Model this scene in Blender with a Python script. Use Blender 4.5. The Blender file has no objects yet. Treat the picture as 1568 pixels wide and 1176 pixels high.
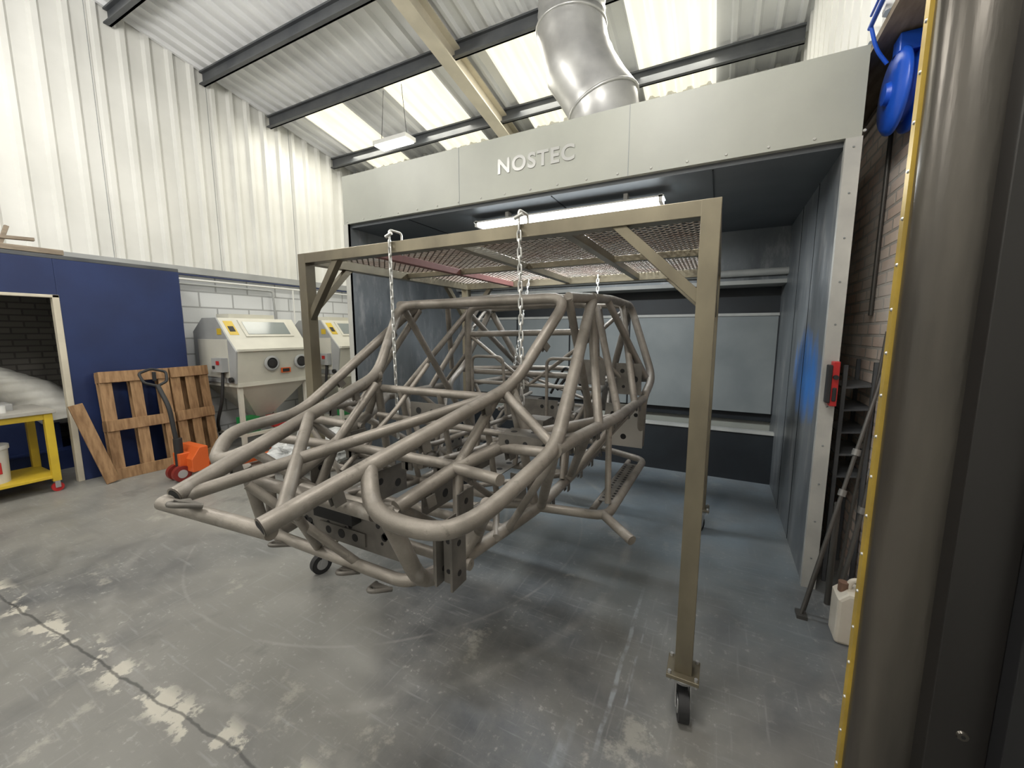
import bpy, math, random
from mathutils import Vector, Matrix
random.seed(7)
C = bpy.context.scene.collection

# ------------------------------------------------------------------ materials
def M(name, col, rough=.5, metal=0., col2=None, scale=5., lo=.35, hi=.65, bump=0., bscale=60., emis=0., stretch=(1,1,1), spec=.5, detail=6):
    m = bpy.data.materials.new(name); m.use_nodes = True
    nt = m.node_tree; b = nt.nodes['Principled BSDF']
    b.inputs['Base Color'].default_value = (*col, 1)
    b.inputs['Roughness'].default_value = rough
    b.inputs['Metallic'].default_value = metal
    b.inputs['Specular IOR Level'].default_value = spec
    tc = nt.nodes.new('ShaderNodeTexCoord'); mp = nt.nodes.new('ShaderNodeMapping')
    nt.links.new(tc.outputs['Object'], mp.inputs['Vector']); mp.inputs['Scale'].default_value = stretch
    if col2 is not None:
        n = nt.nodes.new('ShaderNodeTexNoise'); n.inputs['Scale'].default_value = scale; n.inputs['Detail'].default_value = detail
        nt.links.new(mp.outputs[0], n.inputs['Vector'])
        r = nt.nodes.new('ShaderNodeMapRange'); r.inputs[1].default_value = lo; r.inputs[2].default_value = hi
        nt.links.new(n.outputs['Fac'], r.inputs[0])
        x = nt.nodes.new('ShaderNodeMix'); x.data_type = 'RGBA'
        x.inputs[6].default_value = (*col, 1); x.inputs[7].default_value = (*col2, 1)
        nt.links.new(r.outputs[0], x.inputs[0]); nt.links.new(x.outputs[2], b.inputs['Base Color'])
    if bump:
        n2 = nt.nodes.new('ShaderNodeTexNoise'); n2.inputs['Scale'].default_value = bscale
        nt.links.new(mp.outputs[0], n2.inputs['Vector'])
        bp = nt.nodes.new('ShaderNodeBump'); bp.inputs['Strength'].default_value = bump; bp.inputs['Distance'].default_value = .01
        nt.links.new(n2.outputs['Fac'], bp.inputs['Height']); nt.links.new(bp.outputs[0], b.inputs['Normal'])
    if emis:
        b.inputs['Emission Color'].default_value = (*col, 1); b.inputs['Emission Strength'].default_value = emis
    return m

class NB:
    """tiny node helper"""
    def __init__(s, name):
        s.m = bpy.data.materials.new(name); s.m.use_nodes = True; s.nt = s.m.node_tree
        s.b = s.nt.nodes['Principled BSDF']; s.tc = s.nt.nodes.new('ShaderNodeTexCoord')
        s.obj = s.tc.outputs['Object']
    def _in(s, sock, v):
        if hasattr(v, 'links'): s.nt.links.new(v, sock)
        elif isinstance(v, tuple) and len(v) == 3 and sock.type == 'RGBA': sock.default_value = (*v, 1)
        else: sock.default_value = v
    def math(s, op, a, b=0., clamp=False):
        n = s.nt.nodes.new('ShaderNodeMath'); n.operation = op; n.use_clamp = clamp
        s._in(n.inputs[0], a); s._in(n.inputs[1], b); return n.outputs[0]
    def rng(s, a, lo, hi, to0=0., to1=1.):
        n = s.nt.nodes.new('ShaderNodeMapRange'); s._in(n.inputs[0], a)
        for i, v in enumerate((lo, hi, to0, to1)): n.inputs[i+1].default_value = v
        return n.outputs[0]
    def noise(s, scale, vec=None, detail=5, dist=0., rough=.55):
        n = s.nt.nodes.new('ShaderNodeTexNoise'); n.inputs['Scale'].default_value = scale
        n.inputs['Detail'].default_value = detail; n.inputs['Distortion'].default_value = dist; n.inputs['Roughness'].default_value = rough
        s._in(n.inputs['Vector'], vec or s.obj); return n.outputs['Fac']
    def map(s, scale=(1,1,1), loc=(0,0,0), rot=(0,0,0)):
        n = s.nt.nodes.new('ShaderNodeMapping'); s._in(n.inputs[0], s.obj)
        n.inputs['Scale'].default_value = scale; n.inputs['Location'].default_value = loc; n.inputs['Rotation'].default_value = rot
        return n.outputs[0]
    def xyz(s):
        n = s.nt.nodes.new('ShaderNodeSeparateXYZ'); s._in(n.inputs[0], s.obj); return n.outputs
    def comb(s, x, y, z=0.):
        n = s.nt.nodes.new('ShaderNodeCombineXYZ'); s._in(n.inputs[0], x); s._in(n.inputs[1], y); s._in(n.inputs[2], z); return n.outputs[0]
    def mix(s, f, a, b):
        n = s.nt.nodes.new('ShaderNodeMix'); n.data_type = 'RGBA'; s._in(n.inputs[0], f); s._in(n.inputs[6], a); s._in(n.inputs[7], b); return n.outputs[2]
    def bump(s, h, st=.4, d=.01):
        n = s.nt.nodes.new('ShaderNodeBump'); s._in(n.inputs['Height'], h); n.inputs['Strength'].default_value = st; n.inputs['Distance'].default_value = d
        s.nt.links.new(n.outputs[0], s.b.inputs['Normal'])
    def col(s, c): s._in(s.b.inputs['Base Color'], c)
    def rough(s, c): s._in(s.b.inputs['Roughness'], c)

# ------------------------------------------------------------------ mesh builder
class B:
    def __init__(s): s.v = []; s.f = []; s.m = []; s.s = []
    def add(s, vs, fs, mat=0, smooth=False):
        o = len(s.v); s.v += [tuple(v) for v in vs]
        for f in fs: s.f.append([i+o for i in f]); s.m.append(mat); s.s.append(smooth)
    def bb(s, lo, hi, mat=0):
        x0,y0,z0 = lo; x1,y1,z1 = hi
        s.add([(x0,y0,z0),(x1,y0,z0),(x1,y1,z0),(x0,y1,z0),(x0,y0,z1),(x1,y0,z1),(x1,y1,z1),(x0,y1,z1)],
              [(0,3,2,1),(4,5,6,7),(0,1,5,4),(1,2,6,5),(2,3,7,6),(3,0,4,7)], mat)
    def box(s, c, size, mat=0, rot=None):
        R = rot or Matrix.Identity(3); c = Vector(c); h = [k/2 for k in size]
        vs = [c + R @ Vector((sx*h[0], sy*h[1], sz*h[2])) for sz in (-1,1) for sx,sy in ((-1,-1),(1,-1),(1,1),(-1,1))]
        s.add(vs, [(0,3,2,1),(4,5,6,7),(0,1,5,4),(1,2,6,5),(2,3,7,6),(3,0,4,7)], mat)
    def beam(s, a, b, w, h, mat=0, up=(0,0,1)):
        a = Vector(a); b = Vector(b); d = (b-a); L = d.length; d.normalize()
        up = Vector(up)
        if abs(d.dot(up)) > .98: up = Vector((0,1,0))
        x = d.cross(up).normalized(); z = x.cross(d)
        R = Matrix((x, d, z)).transposed(); s.box((a+b)/2, (w, L, h), mat, R)
    def tube(s, pts, r, mat=0, fil=0., closed=False, seg=12, cap=True, capmat=None):
        P = [Vector(p) for p in pts]
        if fil and not closed and len(P) > 2:
            Q = [P[0]]
            for i in range(1, len(P)-1):
                a, b, c = P[i-1], P[i], P[i+1]
                f1 = min(fil, (a-b).length*.45); f2 = min(fil, (c-b).length*.45)
                p0 = b+(a-b).normalized()*f1; p2 = b+(c-b).normalized()*f2
                for k in range(6):
                    t = k/5; Q.append(p0*(1-t)**2 + b*2*t*(1-t) + p2*t*t)
            Q.append(P[-1]); P = Q
        n = len(P); rings = []; nrm = None
        for i in range(n):
            if closed: t = (P[(i+1)%n]-P[i-1]).normalized()
            elif i == 0: t = (P[1]-P[0]).normalized()
            elif i == n-1: t = (P[-1]-P[-2]).normalized()
            else: t = ((P[i+1]-P[i]).normalized()+(P[i]-P[i-1]).normalized()).normalized()
            if nrm is None:
                u = Vector((0,0,1)) if abs(t.z) < .9 else Vector((1,0,0))
                nrm = (u - t*u.dot(t)).normalized()
            else: nrm = (nrm - t*nrm.dot(t)).normalized()
            bn = t.cross(nrm)
            rings.append([P[i]+(nrm*math.cos(2*math.pi*k/seg)+bn*math.sin(2*math.pi*k/seg))*r for k in range(seg)])
        vs = [v for R in rings for v in R]; fs = []
        for i in range(n if closed else n-1):
            j = (i+1)%n
            for k in range(seg): fs.append((i*seg+k, i*seg+(k+1)%seg, j*seg+(k+1)%seg, j*seg+k))
        s.add(vs, fs, mat, True)
        if cap and not closed:
            s.add(rings[0], [tuple(range(seg))[::-1]], mat if capmat is None else capmat)
            s.add(rings[-1], [tuple(range(seg))], mat if capmat is None else capmat)
    def open_end(s, p, d, r, mat, dark):
        p = Vector(p); d = Vector(d).normalized(); u = Vector((0,0,1)); u = (u-d*u.dot(d)).normalized(); w = d.cross(u); seg = 20
        ring = lambda rr, off: [p+d*off+(u*math.cos(2*math.pi*k/seg)+w*math.sin(2*math.pi*k/seg))*rr for k in range(seg)]
        A = ring(r, .002); Bq = ring(r*.8, .002); D = ring(r*.78, .0025)
        s.add(A+Bq, [(k,(k+1)%seg,seg+(k+1)%seg,seg+k) for k in range(seg)], mat)
        s.add(D, [tuple(range(seg))], dark)
    def cyl(s, a, b, r, mat=0, seg=20): s.tube([a, b], r, mat, seg=seg)
    def lathe(s, c, prof, mat=0, seg=24, axis='z', cap=True):
        vs = []; n = len(prof)
        for (r, h) in prof:
            for k in range(seg):
                a = 2*math.pi*k/seg; p = (r*math.cos(a), r*math.sin(a), h)
                if axis == 'x': p = (h, p[0], p[1])
                if axis == 'y': p = (p[0], h, p[1])
                vs.append((c[0]+p[0], c[1]+p[1], c[2]+p[2]))
        fs = [(i*seg+k, i*seg+(k+1)%seg, (i+1)*seg+(k+1)%seg, (i+1)*seg+k) for i in range(n-1) for k in range(seg)]
        s.add(vs, fs, mat, True)
        if cap:
            s.add(vs[:seg], [tuple(range(seg))[::-1]], mat); s.add(vs[-seg:], [tuple(range(seg))], mat)
    def prism(s, poly, d, mat=0):
        n = len(poly); a = [Vector(p) for p in poly]; b = [p+Vector(d) for p in a]
        s.add(a+b, [tuple(range(n))[::-1], tuple(range(n, 2*n))]+[(i,(i+1)%n,n+(i+1)%n,n+i) for i in range(n)], mat)
    def obj(s, name, mats, bevel=0., parent=None):
        me = bpy.data.meshes.new(name); me.from_pydata(s.v, [], s.f); me.update()
        for m in mats: me.materials.append(m)
        me.polygons.foreach_set('material_index', s.m)
        me.polygons.foreach_set('use_smooth', s.s)
        import bmesh
        bm = bmesh.new(); bm.from_mesh(me); bmesh.ops.recalc_face_normals(bm, faces=bm.faces); bm.to_mesh(me); bm.free()
        o = bpy.data.objects.new(name, me); C.objects.link(o)
        if bevel:
            md = o.modifiers.new('bev', 'BEVEL'); md.width = bevel; md.segments = 2; md.limit_method = 'ANGLE'; md.angle_limit = math.radians(50)
        if parent: o.parent = parent
        return o

def corr(b, fn, u0, u1, v0, v1, mat=0, per=.2, h=.035, nv=1):
    f0 = v0 if callable(v0) else (lambda u: v0); f1 = v1 if callable(v1) else (lambda u: v1)
    prof = [(0,0),(.58,0),(.68,1),(.88,1)]
    pts = []; k = math.floor(u0/per)
    while k*per < u1+1e-6:
        for (a, hh) in prof:
            u = (k+a)*per
            if u0-1e-6 <= u <= u1+1e-6: pts.append((u, hh*h))
        k += 1
    pts = [(u0, pts[0][1])]+pts+[(u1, pts[-1][1])]
    vs = []
    for (u, hh) in pts:
        for j in range(nv+1): vs.append(fn(u, f0(u)+(f1(u)-f0(u))*j/nv, hh))
    fs = []
    for i in range(len(pts)-1):
        for j in range(nv):
            a = i*(nv+1)+j; fs.append((a, a+1, a+nv+2, a+nv+1))
    b.add(vs, fs, mat)

# ------------------------------------------------------------------ material library
n = NB('painted_concrete_floor'); X = n.xyz()
big = n.noise(.8, detail=6, dist=.6); mid = n.noise(4.5, detail=8, rough=.7); fine = n.noise(30, detail=6, rough=.7)
scr = n.noise(3.2, vec=n.map((1.2, 14, 1), rot=(0,0,.5)), detail=5)
scr2 = n.noise(2.6, vec=n.map((18, 1.0, 1), rot=(0,0,.15)), detail=6)
base = n.mix(n.rng(mid,.36,.64), (.085,.088,.091), (.150,.152,.150))
base = n.mix(n.math('MULTIPLY', n.rng(big,.43,.58), .7), base, (.235,.228,.208))
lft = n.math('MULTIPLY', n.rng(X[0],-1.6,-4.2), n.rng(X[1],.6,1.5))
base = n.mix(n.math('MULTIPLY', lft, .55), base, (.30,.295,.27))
wear = n.math('MULTIPLY', n.rng(fine,.57,.64), n.rng(mid,.47,.60))
base = n.mix(n.math('MULTIPLY', wear, .75), base, (.36,.355,.33))
patch = n.rng(n.noise(1.9, vec=n.map((1,1,1),loc=(4,2,0)), detail=9, rough=.72),.60,.65)
base = n.mix(n.math('MULTIPLY', patch, .55), base, (.38,.365,.32))
base = n.mix(n.math('MULTIPLY', n.rng(scr,.58,.72), .4), base, (.31,.315,.31))
base = n.mix(n.math('MULTIPLY', n.rng(scr2,.60,.74), .4), base, (.30,.30,.29))
base = n.mix(n.math('MULTIPLY', n.rng(n.noise(2.1,detail=7,rough=.65),.60,.70), .4), base, (.06,.061,.063))
bx = n.math('MULTIPLY', n.rng(X[0],-3.5,-2.3), n.rng(X[0],.75,.5))
by = n.rng(X[1], 1.6, 3.3)
blue = n.math('MULTIPLY', n.math('MULTIPLY', bx, by), n.rng(n.noise(2.3,detail=6),.3,.62,.25,.85))
base = n.mix(blue, base, (.175,.215,.245))
def line(px, y0, y1, w, s_):
    d_ = n.math('ABSOLUTE', n.math('SUBTRACT', X[0], n.math('ADD', px, n.math('MULTIPLY', n.math('SUBTRACT', n.noise(5), .5), .03))))
    e_ = n.math('MULTIPLY', n.rng(X[1],y0,y0+.15), n.rng(X[1],y1,y1-.2))
    return n.math('MULTIPLY', n.math('MULTIPLY', n.rng(d_, w*.5, w, 1, 0), e_), n.math('MULTIPLY', n.rng(n.noise(14),.38,.6), s_))
for a_ in ((-.33,1.30,2.5,.012,.7),(-.27,1.45,2.2,.006,.6),(-.45,1.1,1.5,.03,.35)): base = n.mix(line(*a_), base, (.34,.37,.39))
dx = n.math('ADD', X[0], 2.4); dy = n.math('SUBTRACT', X[1], 2.6)
rr = n.math('SQRT', n.math('ADD', n.math('MULTIPLY',dx,dx), n.math('MULTIPLY',dy,dy)))
for R_,w_ in ((1.55,.012),(1.9,.04),(.9,.02)):
    k_ = n.rng(n.math('ABSOLUTE', n.math('SUBTRACT', rr, R_)), w_*.3, w_, 1, 0)
    base = n.mix(n.math('MULTIPLY', k_, n.rng(n.noise(3.5),.42,.66,0,.45)), base, (.34,.33,.31))
jn = n.math('ADD', X[1], n.math('MULTIPLY', n.math('SUBTRACT', n.noise(6), .5), .05))
jd = n.math('ABSOLUTE', n.math('SUBTRACT', jn, n.math('ADD', .80, n.math('MULTIPLY', X[0], .058))))
joint = n.rng(jd, .003, .008, 1, 0)
base = n.mix(n.math('MULTIPLY', n.math('MULTIPLY', n.rng(jd,.04,.10,1,0), n.rng(n.noise(5.2,detail=8,rough=.65),.53,.57)), .9), base, (.50,.475,.41))
base = n.mix(n.math('MULTIPLY', joint, .7), base, (.04,.04,.04))
n.col(base); n.rough(n.rng(mid,.3,.7,.28,.55)); n.bump(fine, .12, .004); m_floor = n.m

def brick(name, c1, c2, mortar, w, h, ms, axis='x', bump=.5, dirt=None):
    n = NB(name); X = n.xyz()
    v = n.comb(X[1] if axis == 'x' else X[0], X[2])
    t = n.nt.nodes.new('ShaderNodeTexBrick'); n._in(t.inputs['Vector'], v)
    t.inputs['Scale'].default_value = 1; t.inputs['Brick Width'].default_value = w; t.inputs['Row Height'].default_value = h
    t.inputs['Mortar Size'].default_value = ms; t.inputs['Mortar Smooth'].default_value = .3
    t.inputs['Color1'].default_value = (*c1,1); t.inputs['Color2'].default_value = (*c2,1); t.inputs['Mortar'].default_value = (*mortar,1)
    col = t.outputs['Color']
    if dirt: col = n.mix(n.rng(n.noise(2.5, detail=6),.4,.65,0,.6), col, dirt)
    n.col(col); n.rough(.8)
    hgt = n.math('ADD', n.math('MULTIPLY', t.outputs['Fac'], -1.), n.math('MULTIPLY', n.noise(60), .25)); n.bump(hgt, bump, .008)
    return n.m
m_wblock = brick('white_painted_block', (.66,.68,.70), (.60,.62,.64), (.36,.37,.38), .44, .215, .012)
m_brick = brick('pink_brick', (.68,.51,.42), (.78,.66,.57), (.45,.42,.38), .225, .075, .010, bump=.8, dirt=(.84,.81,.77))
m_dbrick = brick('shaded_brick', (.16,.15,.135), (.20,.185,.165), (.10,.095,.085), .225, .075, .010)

m_clad = M('white_cladding', (.74,.74,.71), .36, .0, (.66,.66,.63), 1.5)
m_roof = M('roof_liner_sheet', (.78,.79,.80), .45, 0, (.68,.69,.71), 1.2)
m_dark = M('dark_purlin_paint', (.055,.06,.068), .5, 0, (.09,.095,.10), 3)
m_cream = M('cream_rafter_paint', (.60,.55,.44), .5, 0, (.50,.46,.37), 4)
n = NB('grp_skylight'); X = n.xyz()
w = n.rng(n.math('SINE', n.math('MULTIPLY', X[0], 31.4)), -1, 1)
st = n.noise(2.0, vec=n.map((9,.7,1)), detail=4)
cc = n.mix(n.rng(st,.35,.65), (1.,.98,.88), (.95,.89,.68))
cc = n.mix(n.math('MULTIPLY', w, .45), cc, (.78,.73,.54))
n.col((.6,.56,.42)); n._in(n.b.inputs['Emission Color'], cc); n.b.inputs['Emission Strength'].default_value = .98; m_sky = n.m
m_bluep = M('navy_blue_board', (.010,.021,.080), .45, 0, (.014,.029,.105), 2.5)
n = NB('blasted_steel_tube')
a1 = n.noise(5, detail=7, rough=.6); a2 = n.noise(22, detail=6, rough=.7)
cc = n.mix(n.rng(a1,.38,.62), (.30,.272,.238), (.20,.18,.155))
cc = n.mix(n.math('MULTIPLY', n.rng(a2,.60,.70), .6), cc, (.10,.085,.07))
cc = n.mix(n.math('MULTIPLY', n.rng(n.noise(11,detail=5),.60,.72), .5), cc, (.40,.38,.35))
n.col(cc); n.rough(n.rng(a2,.35,.65,.42,.62)); n.b.inputs['Metallic'].default_value = .45; n.bump(n.noise(220), .1, .01); m_steel = n.m
m_steel2 = M('blasted_steel_plate', (.20,.185,.165), .5, .45, (.12,.112,.10), 9)
m_bore = M('dark_bore', (.015,.015,.015), .9)
m_gan = M('gantry_primed_steel', (.25,.22,.155), .36, .55, (.14,.122,.088), 3.5, stretch=(1,1,.5))
m_chain = M('zinc_chain', (.62,.62,.60), .35, .7)
m_mesh = M('mesh_steel', (.24,.22,.19), .6, .3, (.20,.15,.12), 6)
m_red = M('red_oxide', (.20,.085,.075), .6)
m_fas = M('booth_outer_paint', (.34,.35,.31), .42, .0, (.30,.31,.275), 2.)
m_fasl = M('booth_flange_paint', (.44,.44,.41), .45, 0, (.36,.36,.34), 5)
n = NB('booth_inner_sheet'); X = n.xyz()
b1 = n.noise(1.6, vec=n.map((1,1,.45)), detail=7, rough=.6)
cc = n.mix(n.rng(b1,.35,.68), (.11,.122,.13), (.21,.225,.235))
cc = n.mix(n.math('MULTIPLY', n.rng(n.noise(6,vec=n.map((1,1,.3)),detail=8,rough=.7),.52,.70), .55), cc, (.40,.39,.38))
cc = n.mix(n.math('MULTIPLY', n.rng(n.noise(3.3,vec=n.map((1,1,.3),loc=(3,1,2)),detail=6),.56,.70), .6), cc, (.045,.05,.055))
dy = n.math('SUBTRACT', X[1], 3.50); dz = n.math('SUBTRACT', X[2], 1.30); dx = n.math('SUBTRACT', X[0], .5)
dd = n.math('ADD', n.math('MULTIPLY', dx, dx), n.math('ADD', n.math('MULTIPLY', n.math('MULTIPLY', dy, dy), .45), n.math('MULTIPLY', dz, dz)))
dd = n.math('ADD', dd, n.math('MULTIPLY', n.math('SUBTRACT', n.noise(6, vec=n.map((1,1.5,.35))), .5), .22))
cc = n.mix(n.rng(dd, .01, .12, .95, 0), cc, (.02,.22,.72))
n.col(cc); n.rough(n.rng(b1,.3,.7,.30,.5)); n.b.inputs['Metallic'].default_value = .2; m_bin = n.m
m_bceil = M('booth_ceiling_sheet', (.085,.096,.107), .5, .1, (.11,.122,.133), 2)
m_filt = M('filter_panel', (.23,.25,.25), .5, .1, (.18,.20,.205), 2)
m_black = M('black_tank', (.008,.010,.013), .5, 0, (.013,.017,.021), 3)
m_galv = M('galvanised_duct', (.56,.56,.55), .36, .6, (.42,.42,.42), 4)
m_tube = M('fluorescent_tube', (.86,.95,1.), .4, emis=14.)
m_led = M('led_lamp', (1.,.97,.88), .4, emis=8.)
m_logo = M('chrome_letter', (.42,.42,.41), .3, .85)
m_white = M('white_plastic', (.68,.68,.66), .4)
m_cab = M('cabinet_cream', (.58,.57,.50), .45, 0, (.52,.51,.45), 3)
m_cabg = M('cabinet_grey', (.36,.37,.37), .5, 0, (.30,.31,.31), 3)
m_glass = M('dim_glass', (.20,.23,.23), .12, 0)
m_blk = M('black_rubber', (.015,.015,.016), .6)
m_yel = M('yellow_paint', (.62,.44,.03), .45, 0, (.52,.36,.03), 5)
m_strip = M('yellow_strip', (.50,.34,.05), .4, .2, (.36,.25,.05), 8)
m_org = M('orange_paint', (.62,.11,.02), .45)
m_redp = M('red_plastic', (.42,.02,.02), .4)
m_wood = M('pallet_timber', (.36,.22,.11), .75, 0, (.20,.11,.05), 5, stretch=(6,6,1), bump=.2)
m_wood2 = M('grey_timber', (.30,.25,.19), .8, 0, (.20,.16,.12), 6, stretch=(6,1,6))
m_blue = M('blue_plastic', (.01,.08,.50), .35)
m_jamb = M('door_jamb_steel', (.125,.113,.096), .28, .7, (.07,.064,.056), 3, stretch=(3,3,.35), bump=.05, bscale=30)
m_post = M('dark_bronze_post', (.014,.0125,.0115), .4, .1)
m_pblack = M('black_post', (.004,.004,.005), .6)
m_jug = M('jerry_plastic', (.60,.56,.48), .5, 0, (.50,.45,.37), 6)
m_brown = M('brown_rust_cap', (.16,.09,.06), .6)
m_tan = M('grey_tan_panel', (.36,.345,.31), .6)
m_bag = M('clear_wrap', (.62,.63,.63), .22, 0, (.45,.46,.46), 18, bump=.9, bscale=14)
m_rock = M('steel_rod', (.10,.095,.088), .45, .5)
m_clamp = M('dull_clamp', (.22,.215,.205), .45, .5)
m_fabric = M('silver_flexible_sleeve', (.78,.77,.72), .45, .0, (.66,.65,.61), 8, bump=.25, bscale=14)
m_green = M('green_paint', (.02,.22,.06), .5)
m_dred = M('dark_red_wheel', (.20,.02,.015), .5)

# ------------------------------------------------------------------ room shell
zr = lambda y: 4.75 + .18*(5.45-y)
b = B(); b.bb((-8,-3.6,-.1),(1.5,6.1,0)); b.obj('floor', [m_floor])

b = B()
corr(b, lambda u,v,h: (-6.5+h, u, v), -3.5, 5.95, 2.47, lambda u: zr(u)+.02, per=.235, h=.045)
for y in (1.04,2.22,3.39,4.57): b.bb((-6.462,y-.002,2.47),(-6.452,y+.003,zr(y)),1)
b.obj('wall_left_upper', [m_clad, m_cabg])
b = B(); b.bb((-6.65,2.66,0),(-6.5,6.0,2.47)); b.obj('wall_left', [m_wblock])
b = B(); b.bb((-6.65,-3.5,0),(-6.5,-1.0,2.47)); b.obj('wall_left_near', [m_wblock])
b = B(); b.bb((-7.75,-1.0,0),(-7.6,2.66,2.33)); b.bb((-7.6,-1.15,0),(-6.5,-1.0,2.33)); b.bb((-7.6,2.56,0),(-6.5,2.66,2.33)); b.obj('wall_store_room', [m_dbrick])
b = B(); b.bb((-6.57,-3.5,2.38),(-6.44,5.95,2.47), 0); b.obj('trim_1', [m_cabg])
b = B()
b.bb((-6.08,1.59,0),(-6.03,2.66,2.33)); b.bb((-6.08,-1.0,1.95),(-6.03,1.59,2.33)); b.bb((-6.5,2.61,0),(-6.08,2.66,2.33))
b.bb((-7.6,-1.0,2.33),(-6.03,2.66,2.37),2)
b.bb((-6.09,1.55,0),(-6.02,1.60,1.97),1); b.bb((-6.09,-1.0,1.94),(-6.02,1.6,1.97),1)
b.obj('wall_blue_partition', [m_bluep, m_cream, m_dark], .004)

b = B(); corr(b, lambda u,v,h: (u, 5.95-h, v), -6.5, .85, 0, zr(5.95)+.02, per=.235, h=.04); b.obj('wall_back', [m_clad])
b = B(); b.bb((.85,1.25,0),(1.0,6.0,3.12)); b.obj('wall_right', [m_brick])
b = B(); corr(b, lambda u,v,h: (.66-h, u, v), 1.25, 5.95, 3.14, lambda u: zr(u)+.02, per=.235, h=.04)
b.obj('wall_right_upper', [m_clad])
b = B(); b.bb((.64,1.25,3.10),(.86,5.95,3.14)); b.obj('trim_2', [m_wood2])
b = B(); b.bb((-6.5,-3.6,0),(1.5,-3.5,zr(-3.5))); b.obj('wall_front', [m_clad])
b = B(); b.bb((1.4,-3.5,0),(1.5,1.15,zr(-3.5))); b.obj('wall_entry', [m_clad])

SK = [(-5.95,-5.1),(-4.3,-3.45),(-2.65,-1.85),(-1.05,-.22)]
ysk = 4.30
b = B()
fr = lambda u,v,h: (u, v, zr(v)+h)
corr(b, fr, -6.5, 1.5, -3.55, ysk, per=.2, h=-.042)
xs = [-6.5]+[q for s_ in SK for q in s_]+[1.5]
for i in range(0, len(xs), 2): corr(b, fr, xs[i], xs[i+1], ysk, 6.0, per=.2, h=-.042)
b.obj('ceiling', [m_roof])
for i,(a,c) in enumerate(SK):
    b = B(); corr(b, fr, a, c, ysk, 6.0, per=.2, h=-.042); b.obj('window_%d'%(i+1), [m_sky])
b = B()
for y in (-2.6,-1.55,-.55,.45,1.45,2.43,3.37,4.27,5.42):
    z = zr(y)-.045
    b.bb((-6.45,y-.012,z-.17),(.6,y+.012,z)); b.bb((-6.45,y-.06,z-.17),(.6,y+.012,z-.155)); b.bb((-6.45,y-.05,z-.02),(.6,y+.012,z))
b.obj('ceiling_purlins', [m_dark])
b = B()
for x in (-2.95,):
    b.beam((x,-3.5,zr(-3.5)-.33),(x,5.9,zr(5.9)-.33),.17,.018,0); b.beam((x,-3.5,zr(-3.5)-.22),(x,5.9,zr(5.9)-.22),.02,.22,0); b.beam((x,-3.5,zr(-3.5)-.115),(x,5.9,zr(5.9)-.115),.17,.018,0)
b.obj('ceiling_rafter', [m_cream])
b = B(); b.bb((-6.45,5.72,4.33),(.6,5.90,4.50)); b.obj('trim_3', [m_cabg])

# ------------------------------------------------------------------ spray booth
b = B()
x0,x1,yf,yb = -3.38,.62,2.93,5.25
b.bb((x0,yf,2.65),(x1,yf+.04,3.10),0)
b.bb((x0,yf+.04,3.06),(x1,yb,3.10),0)
b.bb((x0,yf+.04,2.62),(x1,yb,2.65),2)
b.bb((x0,yf+.005,0),(x0+.05,yb,2.65),1); b.bb((x0-.012,yf+.04,0),(x0,yb,3.08),0)
b.bb((x1-.06,yf+.05,0),(x1-.03,yb,2.62),1); b.bb((x1-.03,yf+.02,0),(x1,yb,3.08),0)
b.bb((x1-.068,yf+.0,0),(x1+.006,yf+.04,2.65),3)
b.bb((x0-.01,yf+.0,0),(x0+.05,yf+.03,2.65),3)
b.bb((x0,yb,0),(x1,yb+.04,3.1),0)
b.bb((x0+.05,4.84,2.12),(x1-.06,4.87,2.62),1); b.bb((x0+.05,4.84,2.08),(x1-.06,5.2,2.12),3)
b.cyl((x0+.05,4.80,2.19),(x1-.06,4.80,2.19),.035,3)
b.bb((x0+.05,5.20,.6),(x1-.06,5.24,2.1),5)
w = (x1-.06-x0-.05)/5
for i in range(5):
    a = x0+.05+i*w
    b.bb((a+.006,5.14,.70),(a+w-.006,5.17,1.80),4)
    b.bb((a+.006,5.125,1.77),(a+w-.006,5.14,1.80),3)
    b.bb((a+w-.012,5.13,.70),(a+w,5.175,1.80),5)
b.bb((x0+.05,4.84,0),(x1-.06,4.88,.53),5); b.bb((x0+.05,4.825,.53),(x1-.06,4.90,.56),3)
b.bb((x0+.05,4.88,.40),(x1-.06,5.2,.44),5)
for xx in (-.62,-2.0): b.bb((xx-.002,yf-.002,2.65),(xx+.002,yf,3.10),4)
for xx in (-2.6,-1.2,-.1): b.bb((xx-.004,yf+.06,2.615),(xx+.004,4.84,2.62),5)
for yy in (3.6,4.2): b.bb((x1-.063,yy-.003,0),(x1-.06,yy+.003,2.62),5)
for xx in [x0+.05+.22*i for i in range(19)]:
    b.lathe((xx,yf,2.675),[(.009,0),(.006,-.006)],3,8,'y')
for zz in [.2+.24*i for i in range(11)]:
    b.lathe((x1-.03,yf,zz),[(.006,0),(.004,-.004)],4,8,'y')
booth = b.obj('spray_booth', [m_fas, m_bin, m_bceil, m_fasl, m_filt, m_black])
cu = bpy.data.curves.new('lettering','FONT'); cu.body = 'NOSTEC'; cu.size = .150; cu.extrude = .003; cu.offset = .004; cu.align_x = 'LEFT'; cu.space_character = 1.15
t = bpy.data.objects.new('lettering', cu); C.objects.link(t); t.rotation_euler = (math.pi/2,0,0); t.location = (-1.635,yf-.003,2.83); t.parent = booth
cu.materials.append(m_logo)

b = B(); b.bb((-2.0,3.15,2.553),(-.41,3.27,2.565),0)
b.bb((-1.99,3.155,2.525),(-.42,3.265,2.553),1)
for xx in (-1.99,-.445): b.bb((xx,3.15,2.52),(xx+.025,3.27,2.57),0)
for xx in (-1.7,-.7): b.bb((xx,3.18,2.565),(xx+.03,3.24,2.619),0)
b.obj('strip_light', [m_white, m_tube])

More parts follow.
